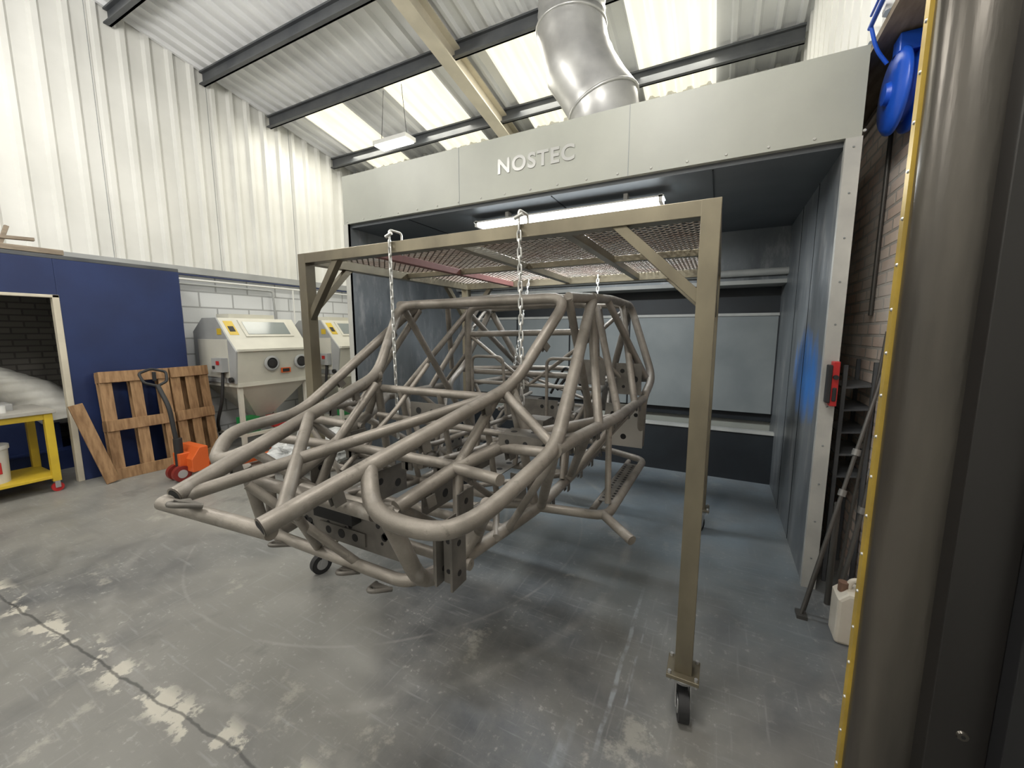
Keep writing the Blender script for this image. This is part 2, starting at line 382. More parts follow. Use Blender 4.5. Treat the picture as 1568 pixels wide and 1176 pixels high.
b = B(); b.box((.606,2.905,1.30),(.035,.05,.26),0); b.box((.578,2.895,1.30),(.022,.05,.22),1); b.cyl((.606,2.88,1.34),(.606,2.86,1.34),.013,1); b.box((.606,2.876,1.24),(.02,.01,.08),1); b.obj('wall_isolator_switch', [m_redp, m_blk], .005)

# extraction duct
b = B()
YD = 3.87
path = [(-1.38,YD,4.92),(-1.38,YD,4.35),(-1.29,YD,4.0),(-1.06,YD,3.62),(-1.0,YD,3.36),(-1.0,YD,3.10)]
R = .30
def ring(c, d, r, seg=32):
    d = Vector(d).normalized(); u = Vector((0,1,0)); w_ = d.cross(u).normalized()
    return [Vector(c)+(u*math.cos(2*math.pi*k/seg)+w_*math.sin(2*math.pi*k/seg))*r for k in range(seg)]
ctr = []
pp = [Vector(p) for p in path]
for i in range(len(pp)-1):
    L = (pp[i+1]-pp[i]).length; k = max(2, int(L/.03)) if i == 0 else 4
    for j in range(k): ctr.append((pp[i].lerp(pp[i+1], j/k), i, j))
ctr.append((pp[-1], 9, 0))
rings = []
for q,(p,i,j) in enumerate(ctr):
    a = ctr[max(q-1,0)][0]; c = ctr[min(q+1,len(ctr)-1)][0]; d = c-a
    r = R + (.008 if (i == 0 and j%3 == 0) else 0) + (.016 if (i > 0 and j == 0) else 0)
    rings.append(ring(p, d, r))
vs = [v for r_ in rings for v in r_]; S = 32
b.add(vs, [(i*S+k, i*S+(k+1)%S, (i+1)*S+(k+1)%S, (i+1)*S+k) for i in range(len(rings)-1) for k in range(S)], 0, True)
for (p,d) in (((-1.38,YD,4.35),(0,0,1)),((-1.06,YD,3.62),(.35,0,-1))):
    b.tube(ring(p,d,R+.012), .014, 0, closed=True, seg=8)
b.obj('extraction_duct', [m_galv])

b = B(); b.box((-3.95,4.3,4.07),(.56,.20,.05),0); b.box((-3.95,4.3,4.04),(.52,.17,.02),1)
for dx in (-.22,.22): b.cyl((-3.95+dx,4.3,4.09),(-3.95+dx*.7,4.3,zr(4.3)-.23),.004,2,6)
b.obj('hanging_lamp', [m_white, m_led, m_blk])

# ------------------------------------------------------------------ gantry
GX0,GX1,GY0,GY1,GZ = -2.27,-.052,1.67,3.42,2.065
b = B(); pw = .066; PZ = .205
for x in (GX0,GX1):
    for y in (GY0,GY1):
        b.bb((x-pw/2,y-pw/2,PZ),(x+pw/2,y+pw/2,GZ),0)
        b.bb((x-.062,y-.062,PZ-.016),(x+.062,y+.062,PZ),0)
        a = random.uniform(-.6,.6); Rm = Matrix.Rotation(a,3,'Z')
        b.lathe((x,y,PZ-.05),[(.04,0),(.045,.015),(.03,.034)],3,16)
        off = Rm @ Vector((0,-.03,0))
        for sx in (-.028,.028):
            o_ = Rm @ Vector((sx,0,0)); b.beam((x+o_.x,y+o_.y,PZ-.04),(x+o_.x+off.x,y+o_.y+off.y,.055),.035,.005,3, up=tuple(Rm@Vector((1,0,0))))
        ax = Rm @ Vector((1,0,0)); cc = Vector((x,y,.066))+off
        b.tube([cc-ax*.02,cc+ax*.02],.066,4,seg=24); b.tube([cc-ax*.023,cc+ax*.023],.036,3,seg=16)
        for dx in (-.05,.05):
            for dy in (-.05,.05): b.cyl((x+dx,y+dy,PZ-.03),(x+dx,y+dy,PZ+.012),.007,3,8)
h = .058
for y in (GY0,GY1): b.bb((GX0-pw/2,y-.032,GZ-h),(GX1+pw/2,y+.032,GZ),0)
for x in (GX0,GX1): b.bb((x-.032,GY0+.032,GZ-h),(x+.032,GY1-.032,GZ),0)
for x,mm in ((-1.75,2),(-1.2,0),(-.62,0)): b.bb((x-.022,GY0+.03,GZ-.05),(x+.022,GY1-.03,GZ-.008),mm)
b.bb((GX0,2.53,GZ-.045),(GX1,2.57,GZ-.008),0)
for y in (GY0,GY1):
    b.beam((GX1,y,1.70),(-.40,y,2.03),.040,.040,0,up=(0,1,0)); b.beam((GX0,y,1.66),(-1.98,y,2.03),.040,.040,0,up=(0,1,0))
for x in (GX0,GX1):
    b.beam((x,GY0,1.70),(x,2.0,2.03),.04,.04,0,up=(1,0,0)); b.beam((x,GY1,1.70),(x,3.08,2.03),.04,.04,0,up=(1,0,0))
def diag(sign):
    p = .05; W = GX1-GX0; L = GY1-GY0
    k = -int(L/p)-1
    while k*p < W+L:
        c0 = k*p; s0 = max(0,-c0); s1 = min(L, W-c0)
        if s1 > s0+.01:
            f = lambda s: (GX0+c0+s, GY0+(s if sign > 0 else L-s), GZ+.006)
            b.beam(f(s0), f(s1), .009, .004, 1)
        k += 1
diag(1); diag(-1)
b.obj('wheeled_gantry', [m_gan, m_mesh, m_red, m_galv, m_blk], .003)

def chain(top, bot):
    b = B(); T = Vector(top); Bt = Vector(bot); L = (T-Bt).length; d = (Bt-T).normalized()
    pitch = .036; nl = int(L/pitch)
    side = Vector((1,0,0)); other = d.cross(side).normalized()
    for i in range(nl):
        c = T+d*(i+.5)*pitch; s_ = side if i%2 else other
        s_ = (s_ + (other if i%2 else side)*.35).normalized()
        pts = []
        hw, hl = .0105, .0135
        for k in range(7): a = math.pi*k/6; pts.append(c+s_*math.cos(a)*hw+d*(-hl-math.sin(a)*hw))
        for k in range(7): a = math.pi*k/6; pts.append(c-s_*math.cos(a)*hw+d*(hl+math.sin(a)*hw))
        b.tube(pts, .0042, 0, closed=True, seg=6)
    pts = [T+Vector((0,-.0,-.01)), T+Vector((0,-.002,.055)), T+Vector((0,.092,.055)), T+Vector((0,.090,-.06))]
    b.tube(pts, .006, 0, fil=.02, seg=6)
    b.tube([T+Vector((-.02,-.005,.02)),T+Vector((.02,-.005,.035))],.009,0,seg=8)
    return b.obj('lifting_chain', [m_chain])
chain((-1.545,GY0-.048,GZ),(-1.535,GY0-.048,1.02)); chain((-.80,GY0-.048,GZ),(-.775,GY0-.048,1.06))
chain((-.93,GY1-.048,GZ),(-.85,GY1-.3,1.2)); chain((-1.56,GY1-.048,GZ),(-1.6,GY1-.3,1.2))

# ------------------------------------------------------------------ tubular chassis
b = B()
mx = lambda p: (-2.4-p[0], p[1], p[2])
r1, r2, r3 = .0265, .021, .015
HR=(-.667,1.9,1.765); HL=(-1.745,1.9,1.757); DR=(-.80,1.57,1.365); DL=(-1.60,1.55,1.37)
E1=(-1.40,.55,1.12); E2=(-1.0,.56,1.11)
WR=(-.50,1.31,1.18); WL=(-1.90,1.31,1.19)
OR=(-.61,2.12,1.775); OL=(-1.79,2.12,1.775)
C1=(-.57,.93,1.078); C2=(-.63,.80,1.065); C3=(-.847,.78,1.08); C4=(-.94,.86,1.184)
L1=(-1.80,.913,1.183); L2=(-1.60,.748,1.12); L3=(-1.46,.86,1.19)
T = lambda pts, r=r1, fil=.09: b.tube(pts, r, 0, fil=fil, seg=14)
T([E1,DL,HL,HR,DR,E2], r1, .10)
b.open_end(E2, Vector(E2)-Vector(DR), r1, 0, 2); b.open_end(E1, Vector(E1)-Vector(DL), r1, 0, 2)
T([(-1.43,.53,1.10),(-.99,.58,1.09)], r2)
T([(-1.43,.535,1.10),(-.80,1.55,1.345)], r2, 0)
T([(-1.04,.64,1.10),(-1.47,1.05,1.26)], r2)
CRo=(-.60,3.1,1.79); CLo=mx(CRo)
KR=(-.40,2.93,1.28); KL=mx(KR)
WRr=(-.42,2.68,1.165); WLr=mx(WRr)
T([C4,C3,C2,C1,WR,OR,(-.62,2.6,1.80),CRo,KR,WRr,(-.46,2.9,.80)], r1, .10)
T([L3,L2,L1,WL,OL,(-1.78,2.6,1.80),CLo,KL,WLr,(-1.94,2.9,.80)], r1, .10)
T([HR,OR],r1); T([HL,OL],r1)
T([OL,(-1.2,2.12,1.80),OR], r2)
T([CLo,(-1.2,3.1,1.81),CRo], r2)
T([WR,(-.44,2.0,1.17),WRr], r1); T([WL,mx((-.44,2.0,1.17)),WLr], r1)
BR=(-.72,2.55,1.785); BL=mx(BR)
T([(-.70,2.62,.80),(-.70,2.58,1.2),BR,BL,(-1.70,2.58,1.2),(-1.70,2.62,.80)], r1, .12)
T([(-1.69,2.57,1.58),(-.71,2.57,1.60)], r2)
T([(-1.69,2.60,1.30),(-.71,2.60,1.30)], r2); T([(-1.69,2.6,1.22),(-.71,2.6,1.22)], r3)
T([(-1.66,2.57,1.56),(-1.2,2.60,1.22),(-.74,2.57,1.56)], r3, 0)
for S_ in (lambda p:p, mx):
    T([S_(HR),S_((-.70,2.62,.82))], r2)
    T([S_((-.46,1.75,1.18)),S_((-.62,2.12,1.74))], r2)
    T([S_((-.45,2.10,1.17)),S_((-.71,2.57,1.75))], r2)
    T([S_((-.43,2.45,1.17)),S_((-.61,2.85,1.78))], r2)
    T([S_((-.61,2.45,1.78)),S_((-.42,2.75,1.30))], r2)
    T([S_((-.79,1.10,.78)),S_((-.72,1.68,.77)),S_((-.72,2.9,.77)),S_((-.80,3.35,.95)),S_((-.80,3.4,1.2)),S_((-.61,3.1,1.76))], r1, .10)
    T([S_(WR),S_((-.70,1.66,.78))], r2)
    T([S_((-.47,1.6,1.17)),S_((-.71,2.1,.78))], r2)
    T([S_((-.44,2.15,1.16)),S_((-.70,2.05,.79))], r2)
    T([S_((-.43,2.3,1.16)),S_((-.71,2.6,.78))], r3)
    T([S_((-.43,2.66,1.15)),S_((-.71,2.2,.78))], r3)
    T([S_((-.70,1.66,.78)),S_((-.40,1.71,.78)),S_((-.385,2.6,.78)),S_((-.70,2.75,.78))], r2, .07)
    T([S_((-.42,1.72,.78)),S_((-.27,1.60,.75))], r2)
    T([S_((-.48,1.75,.775)),S_((-.47,2.55,.775))], r3)
    T([S_((-.92,.95,1.02)),S_((-.86,1.22,1.09)),S_((-.72,1.55,1.15)),S_((-.46,1.95,1.17))], r1, .06)
    T([S_((-.62,1.12,1.11)),S_((-.86,1.20,1.09))], r2)
    T([S_((-.50,1.33,1.16)),S_((-.82,1.42,1.12))], r2)
    T([S_((-.86,1.22,1.08)),S_((-.79,1.12,.79))], r2)
    T([S_((-.60,1.0,1.08)),S_((-.80,1.25,.79))], r2)
    T([S_((-.86,1.22,1.09)),S_((-.84,1.50,1.33))], r2)
    T([S_((-.72,1.55,1.15)),S_((-.80,1.56,1.35))], r2)
    T([S_((-.52,1.35,1.18)),S_((-.80,1.50,1.33))], r2)
    T([S_((-.74,1.40,.78)),S_((-.50,1.33,1.16))], r3)
    T([S_((-.74,1.68,.78)),S_((-.80,1.55,1.34))], r2)
    T([S_((-.72,2.9,.78)),S_((-.80,3.38,1.2))], r3)
    T([S_((-.70,2.6,1.2)),S_((-.80,3.38,1.2)),S_((-.41,2.93,1.27))], r2, .03)
    T([S_((-.70,2.57,1.75)),S_((-.80,3.38,1.22))], r2)
    T([S_((-.71,2.56,1.45)),S_((-.43,2.65,1.2))], r3)
    T([S_((-.72,2.0,.80)),S_((-.74,2.1,1.0)),S_((-.74,2.5,1.0)),S_((-.71,2.6,1.0))], r3, .05)
    T([S_((-.60,3.0,1.78)),S_((-.71,2.57,1.58))], r3)
    T([S_((-.92,.95,1.02)),S_((-.95,1.25,.80)),S_((-.95,1.68,.78))], r2, .08)
    T([S_((-.95,1.68,.78)),S_((-.95,2.62,.78))], r3)
    T([S_((-.90,1.22,1.09)),S_((-.95,1.62,.80))], r3)
    T([S_((-.74,1.30,.79)),S_((-.95,1.68,.785))], r3)
    T([S_((-.45,1.9,1.16)),S_((-.42,1.8,.80))], r3)
    T([S_((-.73,2.62,1.2)),S_((-.95,2.62,.80))], r3)
    T([S_((-.80,3.3,1.2)),S_((-1.0,2.9,.80))], r3)
T([(-1.59,.94,1.02),(-1.57,.93,.78),(-.86,.93,.78),(-.79,1.12,.78)], r2, .06)
T([(-.85,.83,1.07),(-.83,.86,.98),(-.805,.93,.79),(-.79,1.12,.78),(-.72,1.2,.95)], r1, .08)
T([(-1.55,.83,1.10),(-1.57,.90,.80)], r2); T([(-1.57,.93,.78),(-1.61,1.12,.78)], r1)
T([(-1.30,.93,.79),(-1.10,.70,1.10)], r3); T([(-1.10,.93,.79),(-1.30,.70,1.12)], r3)
T([(-1.40,.95,1.0),(-.9,.95,1.0)], r2); T([(-1.55,1.22,1.09),(-.86,1.22,1.09)], r2)
T([(-1.5,.78,1.09),(-.85,.79,1.08)], r2)
for y in (1.12,1.40,1.68,2.15,2.62,2.9): T([(-1.66,y,.775),(-.74,y,.775)], r2)
T([(-1.66,1.2,.775),(-.74,1.68,.775)], r3); T([(-1.66,2.15,.775),(-1.2,1.68,.775),(-.74,2.15,.775)], r3,0)
T([(-1.58,1.57,1.30),(-.82,1.57,1.30)], r2); T([(-1.60,1.55,1.16),(-.78,1.55,1.14)], r3)
for x in (-1.45,-1.2,-.95): T([(x,1.56,1.30),(x,1.68,.79)], r3)
for x in (-1.33,-1.07): T([(x,1.25,1.05),(x,1.7,1.0),(x,2.6,.98)], r3, .05)
T([(-1.6,3.4,1.2),(-.8,3.4,1.2)], r2); T([(-1.6,3.36,.95),(-.8,3.36,.95)], r2)
T([(-1.6,3.4,1.2),(-.8,3.36,.95)], r3)
T([KL,(-1.2,3.15,1.30),KR], r2, .1)
for xc_ in (-1.5,-.9):
    T([(xc_-.16,2.1,.80),(xc_-.16,2.15,.98),(xc_+.16,2.15,.98),(xc_+.16,2.1,.80)], r3, .06)
    T([(xc_-.14,2.55,1.0),(xc_-.13,2.52,1.42),(xc_+.13,2.52,1.42),(xc_+.14,2.55,1.0)], .011, .05)
def plate(c, size, holes, nrm='y', mat=1):
    b.box(c, size, mat)
    for (u,v,r) in holes:
        if nrm == 'y':
            for sgn in (-1,1):
                yy = c[1]+sgn*(size[1]/2+.0006); b.lathe((c[0]+u,yy,c[2]+v),[(r,-.0004),(r,.0004)],2,14,'y')
        elif nrm == 'x':
            for sgn in (-1,1): b.lathe((c[0]+sgn*(size[0]/2+.0006),c[1]+u,c[2]+v),[(r,-.0004),(r,.0004)],2,14,'x')
        else:
            for sgn in (-1,1): b.lathe((c[0]+u,c[1]+v,c[2]+sgn*(size[2]/2+.0006)),[(r,-.0004),(r,.0004)],2,14,'z')
hs = [(random.uniform(-.24,.24), random.uniform(-.06,.06), random.choice((.006,.010,.014))) for _ in range(26)]
plate((-1.20,.965,.90),(.54,.006,.16), hs)
plate((-1.20,.962,.86),(.24,.012,.05), [(0,0,.018),(-.07,0,.015),(.07,0,.015)])
b.bb((-1.30,.92,.925),(-1.10,.96,.97),2)
plate((-.715,.98,.90),(.035,.05,.18), [(0,.05,.008),(0,-.05,.008)], 'y'); plate((-.745,.965,.90),(.008,.075,.19), [(0,.05,.01),(0,-.05,.01)],'x'); plate((-.685,.965,.90),(.008,.075,.19), [(0,.05,.01),(0,-.05,.01)],'x')
plate((-.76,1.0,.90),(.006,.12,.18), [(0,.05,.01),(0,-.05,.01),(0,0,.014)],'x')
plate((-.655,1.45,1.185),(.24,.12,.006), [(-.08,.0,.014),(0,.02,.012),(.08,0,.014)],'z'); plate((-.655,1.39,1.16),(.24,.006,.06), [(-.08,0,.01),(0,0,.01),(.08,0,.01)])
plate((-.52,2.78,1.32),(.005,.30,.22), [(-.08,.05,.02),(.06,.04,.016),(.0,-.05,.025),(.1,-.06,.01)],'x')
plate((-.50,2.60,1.30),(.16,.006,.20), [(-.04,.05,.014),(.04,.0,.02),(-.03,-.05,.01)])
plate((-.56,2.80,.95),(.26,.006,.30), [(-.08,.08,.014),(.08,.08,.014),(.0,-.08,.02)], mat=4)
plate((-.74,2.52,1.34),(.22,.006,.16), [(-.05,.02,.018),(.05,.02,.018)])
for xx in (-.44,-1.96): plate((xx,2.15,.79),(.075,.62,.004), [(s_*.02,-.27+.036*i,.008) for i in range(16) for s_ in (-1,1)],'z')
plate((-1.2,2.1,.80),(.30,.40,.005), [(.1*i,.12*j,.018) for i in (-1,1) for j in (-1,0,1)],'z')
plate((-1.2,1.50,1.22),(.26,.005,.08), [(-.08,0,.016),(0,0,.012),(.08,0,.016)])
plate((-1.2,2.66,1.02),(.4,.005,.18), [(.08*i,.04*j,.014) for i in (-2,-1,1,2) for j in (-1,1)])
for xx in (-1.34,-1.06): plate((xx,1.35,.90),(.005,.22,.14), [(-.06,.02,.016),(.05,-.02,.02)],'x')
for xx in (-.80,-1.60):
    plate((xx,1.18,.92),(.006,.10,.20), [(0,.06,.012),(0,-.06,.012)],'x')
    plate((xx,1.62,.88),(.08,.006,.12), [(0,.02,.012)])
    plate((xx,2.25,.85),(.006,.14,.09), [(-.04,0,.012),(.04,0,.012)],'x')
    plate((xx,3.34,1.06),(.12,.006,.22), [(0,.06,.015),(0,-.06,.015)])
plate((-.84,1.35,1.08),(.006,.14,.08), [(-.04,0,.010),(.04,0,.010)],'x'); plate((-1.56,1.35,1.08),(.006,.14,.08), [(-.04,0,.010),(.04,0,.010)],'x')
b.bb((-1.10,2.75,.86),(-.86,3.05,1.02),1); b.bb((-1.5,2.80,.90),(-1.28,3.05,1.06),1); b.bb((-1.06,2.20,1.0),(-.92,2.36,1.06),1)
for (x,y,z) in ((-1.27,.545,1.125),(-1.50,.93,.76),(-.95,.91,.755),(-1.12,.93,.755)):
    b.prism([(x-.035,y,z),(x+.035,y,z),(x+.012,y-.045,z+.02),(x-.012,y-.045,z+.02)],(0,0,.006),1)
    b.tube([(x-.035,y,z),(x-.01,y-.06,z+.02),(x+.01,y-.06,z+.02),(x+.035,y,z)],.008,1,fil=.02,seg=8)
for (p,q,k) in ((DR,E2,3),(DL,E1,3),(WR,WRr,5),((-.72,1.68,.77),(-.72,2.9,.77),5),(HR,DR,1),(OR,WR,2),((-.92,.95,1.02),(-.72,1.55,1.15),3),((-1.57,1.1,.78),(-1.68,2.9,.77),5),(WL,WLr,4),(OL,WL,2),((-1.4,.95,1.0),(-.9,.95,1.0),3),((-1.55,1.22,1.09),(-.86,1.22,1.09),4)):
    p = Vector(p); q = Vector(q)
    for i in range(k):
        c = p.lerp(q, (i+.6)/(k+.2)); R_ = (q-p).to_track_quat('Y','Z').to_matrix()
        b.box(c+Vector((0,0,-.033)), (.005,.035,.042), 1, R_); b.box(c+Vector((.02,0,-.033)), (.005,.035,.042), 1, R_)
for p in (WR,WL,DR,DL,OR,OL): b.tube([Vector(p)+Vector((-.0,-.012,.0)),Vector(p)+Vector((0,.012,0))], .030, 0, seg=12)
T([(-1.42,1.75,1.42),(-1.42,1.50,1.22),(-1.42,1.15,1.0)], .012, .02)
plate((-1.42,1.28,1.0),(.2,.12,.005), [(0,0,.015)],'z')
T([(-1.5,2.7,1.0),(-1.5,3.3,1.05)], r3); T([(-.9,2.7,1.0),(-.9,3.3,1.05)], r3); T([(-1.5,3.0,1.02),(-.9,3.0,1.02)], r3)
b.tube([(-1.1,2.9,1.15),(-1.0,2.95,1.3),(-.9,2.85,1.35),(-.8,2.9,1.2)],.012,3,fil=.05,seg=8)
b.tube([(-1.15,2.9,1.12),(-1.05,2.93,1.33),(-.92,2.8,1.30),(-.85,2.85,1.1)],.010,3,fil=.05,seg=8)
b.obj('tubular_buggy_chassis', [m_steel, m_steel2, m_bore, m_blk, m_tan])

# ------------------------------------------------------------------ blasting cabinets
def cabinet(y0, y1, xf):
    b = B(); W = y1-y0; xb = -6.42
    prof = [(xb,.93),(xf,.93),(xf+.06,1.34),(xf-.10,1.50),(xf-.34,1.78),(xb+.25,1.78),(xb,1.60)]
    b.prism([(x,y0,z) for x,z in prof], (0,W,0), 0)
    b.prism([(x,y0-.02,z) for x,z in prof], (0,.02,0), 1)
    a = Vector((xf-.10,0,1.50)); c = Vector((xf-.34,0,1.78)); d = (c-a); nrm = Vector((.28,0,.24)).normalized()
    def quad(u0,u1,v0,v1,off,mat,th=.012):
        pts = [a+d*v0+Vector((0,y0+u0*W,0)), a+d*v0+Vector((0,y0+u1*W,0)), a+d*v1+Vector((0,y0+u1*W,0)), a+d*v1+Vector((0,y0+u0*W,0))]
        b.prism([p+nrm*off for p in pts], tuple(nrm*th), mat)
    quad(.22,.88,.10,.90,.0,0); quad(.26,.84,.20,.80,.012,3,.004)
    quad(.04,.15,.2,.85,.0,4,.003); quad(.06,.13,.35,.6,.003,5,.002)
    b.beam((xf+.07,y0,1.36),(xf+.07,y1,1.36),.05,.03,0)
    for u in (.42,.84):
        y = y0+u*W
        b.lathe((xf+.045,y,1.17),[(.10,0),(.105,.02),(.085,.03),(.075,.03),(.075,.02)],1,28,'x',cap=False)
        b.lathe((xf+.04,y,1.17),[(.088,0),(.088,.025)],5,28,'x')
        b.lathe((xf+.05,y,1.17),[(.06,0),(.05,.02),(.03,.02)],2,20,'x')
    b.box((xf+.035,y0+.62*W,1.06),(.01,.14,.07),6); b.box((xf+.042,y0+.62*W,1.06),(.006,.10,.045),5)
    b.bb((xb,y0,.88),(xf+.01,y1,.93),0)
    t = [(xb+.05,y0+.04,.88),(xf-.03,y0+.04,.88),(xf-.03,y1-.04,.88),(xb+.05,y1-.04,.88)]
    cx, cy = (xb+xf)/2, (y0+y1)/2
    lo = [(cx-.1,cy-.1,.38),(cx+.1,cy-.1,.38),(cx+.1,cy+.1,.38),(cx-.1,cy+.1,.38)]
    b.add(t+lo, [(0,1,5,4),(1,2,6,5),(2,3,7,6),(3,0,4,7),(4,5,6,7)], 0)
    b.cyl((cx,cy,.38),(cx,cy,.22),.06,1)
    for lx in (xb+.06,xf-.05):
        for ly in (y0+.05,y1-.05): b.bb((lx-.025,ly-.025,0),(lx+.025,ly+.025,.9),0)
    b.bb((xb+.06,y0+.03,.2),(xf-.05,y0+.07,.24),0); b.bb((xf-.07,y0+.05,.2),(xf-.03,y1-.05,.24),0)
    b.bb((xf-.3,y0+.1,.24),(xf-.1,y0+.3,.44),8); b.bb((xf-.3,y0+.5,.24),(xf-.12,y0+.7,.40),7)
    b.bb((xb+.12,y0-.03,1.0),(xf-.12,y0-.018,1.50),0)
    b.bb((xf-.35,y0-.11,1.08),(xf-.12,y0-.03,1.26),1); b.box((xf-.2,y0-.115,1.2),(.06,.01,.05),7); b.box((xf-.3,y0-.115,1.14),(.05,.01,.04),5)
    b.lathe((xf-.05,y0-.035,.98),[(.035,0),(.035,-.03)],5,16,'y')
    b.tube([(xf-.2,y0-.06,1.08),(xf-.2,y0-.1,.7),(xf-.4,y0-.08,.4),(xb+.2,y0+.1,.15)],.02,5,fil=.12,seg=8)
    b.box((xf-.28,y0-.022,1.60),(.10,.006,.08),4)
    b.bb((xf-.75,y0+.2,1.78),(xf-.45,y1-.2,1.84),0)
    return b.obj('blasting_cabinet', [m_cab, m_cabg, m_blk, m_glass, m_yel, m_blk, m_org, m_redp, m_green], .006)
cabinet(2.95, 3.98, -5.50); cabinet(4.35, 5.30, -5.30)

# ------------------------------------------------------------------ left props
def pallet(loc, rotz, lean, w=.62, h=1.10, nb=4):
    """stands on its short edge: long boards vertical, three cross battens"""
    b = B(); bw = .10; gap = (w-nb*bw)/(nb-1)
    for i in range(nb):
        xa = -w/2+i*(bw+gap); b.bb((xa,.02,0),(xa+bw,.04,h),0)
        if i in (0,nb-1) or nb == 3: b.bb((xa,.12,0),(xa+bw,.14,h),0)
    for zz in (0.0,h/2-.06,h-.12):
        b.bb((-w/2,0,zz),(w/2,.02,zz+.12),0); b.bb((-w/2,.14,zz),(w/2,.155,zz+.1),0)
        for xx in (-w/2,-.05,w/2-.1): b.bb((xx,.04,zz),(xx+.1,.12,zz+.12),0)
    o = b.obj('wooden_pallet', [m_wood], .003)
    o.matrix_world = Matrix.Translation(loc) @ Matrix.Rotation(rotz,4,'Z') @ Matrix.Rotation(lean,4,'X')
    return o
pallet((-5.70,2.05,.0), math.radians(86), math.radians(-7), .60, 1.18, 3)
pallet((-5.72,2.60,.0), math.radians(96), math.radians(-6), .42, 1.18, 3)
b = B(); b.beam((-5.66,1.71,0.01),(-5.79,1.54,.86),.11,.022,0,up=(1,0,.1)); b.obj('timber_plank', [m_wood], .003)

b = B(); px, py = -5.12, 2.12
for dx in (-.17,.17):
    b.bb((px+dx-.07,py+.13,.075),(px+dx+.07,py+1.2,.112),0); b.bb((px+dx-.055,py+.15,.05),(px+dx+.055,py+1.05,.075),0)
    b.tube([(px+dx-.03,py+1.05,.045),(px+dx+.03,py+1.05,.045)],.045,1,seg=16)
b.prism([(px-.19,py,.10),(px-.19,py+.16,.10),(px-.19,py+.16,.36),(px-.19,py+.08,.36),(px-.19,py,.24)],(.38,0,0),0)
b.bb((px-.07,py-.06,.12),(px+.07,py+.05,.30),0); b.cyl((px,py-.03,.10),(px,py-.03,.46),.04,2)
for dx in (-.06,.06): b.tube([(px+dx-.026,py-.05,.085),(px+dx+.026,py-.05,.085)],.085,4,seg=24); b.tube([(px+dx-.029,py-.05,.085),(px+dx+.029,py-.05,.085)],.045,3,seg=16)
b.tube([(px-.02,py-.03,.40),(-5.20,2.08,.80),(-5.34,2.06,1.02)],.022,2,fil=.08)
b.tube([(-5.34,2.06,1.02),(-5.38,1.96,1.06),(-5.43,1.94,1.16),(-5.46,2.06,1.20),(-5.43,2.18,1.16),(-5.38,2.16,1.06),(-5.34,2.06,1.02)],.014,2,fil=.03)
b.box((-5.40,2.06,1.12),(.03,.03,.10),2)
b.obj('pallet_truck', [m_org, m_redp, m_blk, m_galv, m_dred], .006)

b = B()
bx0,bx1,by0,by1 = -6.45,-5.85,.35,1.38
b.bb((bx0-.03,by0-.03,.80),(bx1+.03,by1+.03,.835),1); b.bb((bx0,by0,.14),(bx1,by1,.17),0)
for x in (bx0+.02,bx1-.02):
    for y in (by0+.02,by1-.02):
        b.bb((x-.03,y-.03,.11),(x+.03,y+.03,.80),0)
        b.tube([(x-.012,y,.045),(x+.012,y,.045)],.045,2,seg=18); b.bb((x-.025,y-.02,.04),(x-.018,y+.02,.11),3); b.bb((x+.018,y-.02,.04),(x+.025,y+.02,.11),3)
b.bb((bx0,by0,.74),(bx0+.04,by1,.80),0); b.bb((bx1-.04,by0,.74),(bx1,by1,.80),0); b.bb((bx0,by1-.04,.74),(bx1,by1,.80),0)
b.bb((bx1-.5,.95,.835),(bx1-.25,1.2,.90),3); b.cyl((bx1-.15,1.1,.835),(bx1-.15,1.1,.90),.035,4); b.bb((bx1-.35,.6,.835),(bx1-.1,.85,.88),5)
b.lathe((bx1-.22,.98,.17),[(.13,0),(.14,.32),(.15,.32),(.15,.36)],4,24); b.bb((bx1-.10,.92,.27),(bx1-.065,1.04,.38),2)
b.obj('workshop_trolley', [m_yel, m_tan, m_redp, m_galv, m_white, m_wood2], .004)

b = B()
pth = [Vector((-7.2,.55,1.16)),Vector((-7.10,1.0,1.15)),Vector((-7.0,1.42,.98)),Vector((-6.88,1.80,.55))]
rs = []
for i in range(43):
    t_ = i/42*3; k = min(int(t_),2); p = pth[k].lerp(pth[k+1], t_-k)
    d0 = (pth[k+1]-pth[k]).normalized(); d1 = (pth[min(k+2,3)]-pth[k+1]).normalized() if k < 2 else d0
    rs.append(ring(p, d0.lerp(d1, t_-k), (.33-.05*abs(t_-1.2))+(.010 if i%3 == 0 else 0), 24))
b.add([v for r_ in rs for v in r_], [(i*24+k, i*24+(k+1)%24, (i+1)*24+(k+1)%24, (i+1)*24+k) for i in range(42) for k in range(24)], 0, True)
b.add(rs[0], [tuple(range(24))], 0); b.add(rs[-1], [tuple(range(24))], 0)
b.bb((-7.45,.3,0),(-6.75,2.2,.22),1); b.bb((-7.4,.4,.22),(-6.95,1.7,.76),1); b.bb((-7.3,2.0,.22),(-6.8,2.2,.42),2)
b.obj('flexible_duct', [m_fabric, m_bluep, m_tan])

b = B()
b.beam((-6.10,-.2,2.40),(-6.08,1.68,2.40),.10,.05,0); b.beam((-6.20,.2,2.44),(-6.08,1.50,2.50),.06,.03,0); b.beam((-6.10,1.28,2.42),(-6.10,1.34,2.60),.04,.03,0); b.beam((-6.15,.9,2.42),(-6.15,.9,2.56),.05,.05,0)
b.obj('timber_offcuts', [m_wood2], .003)

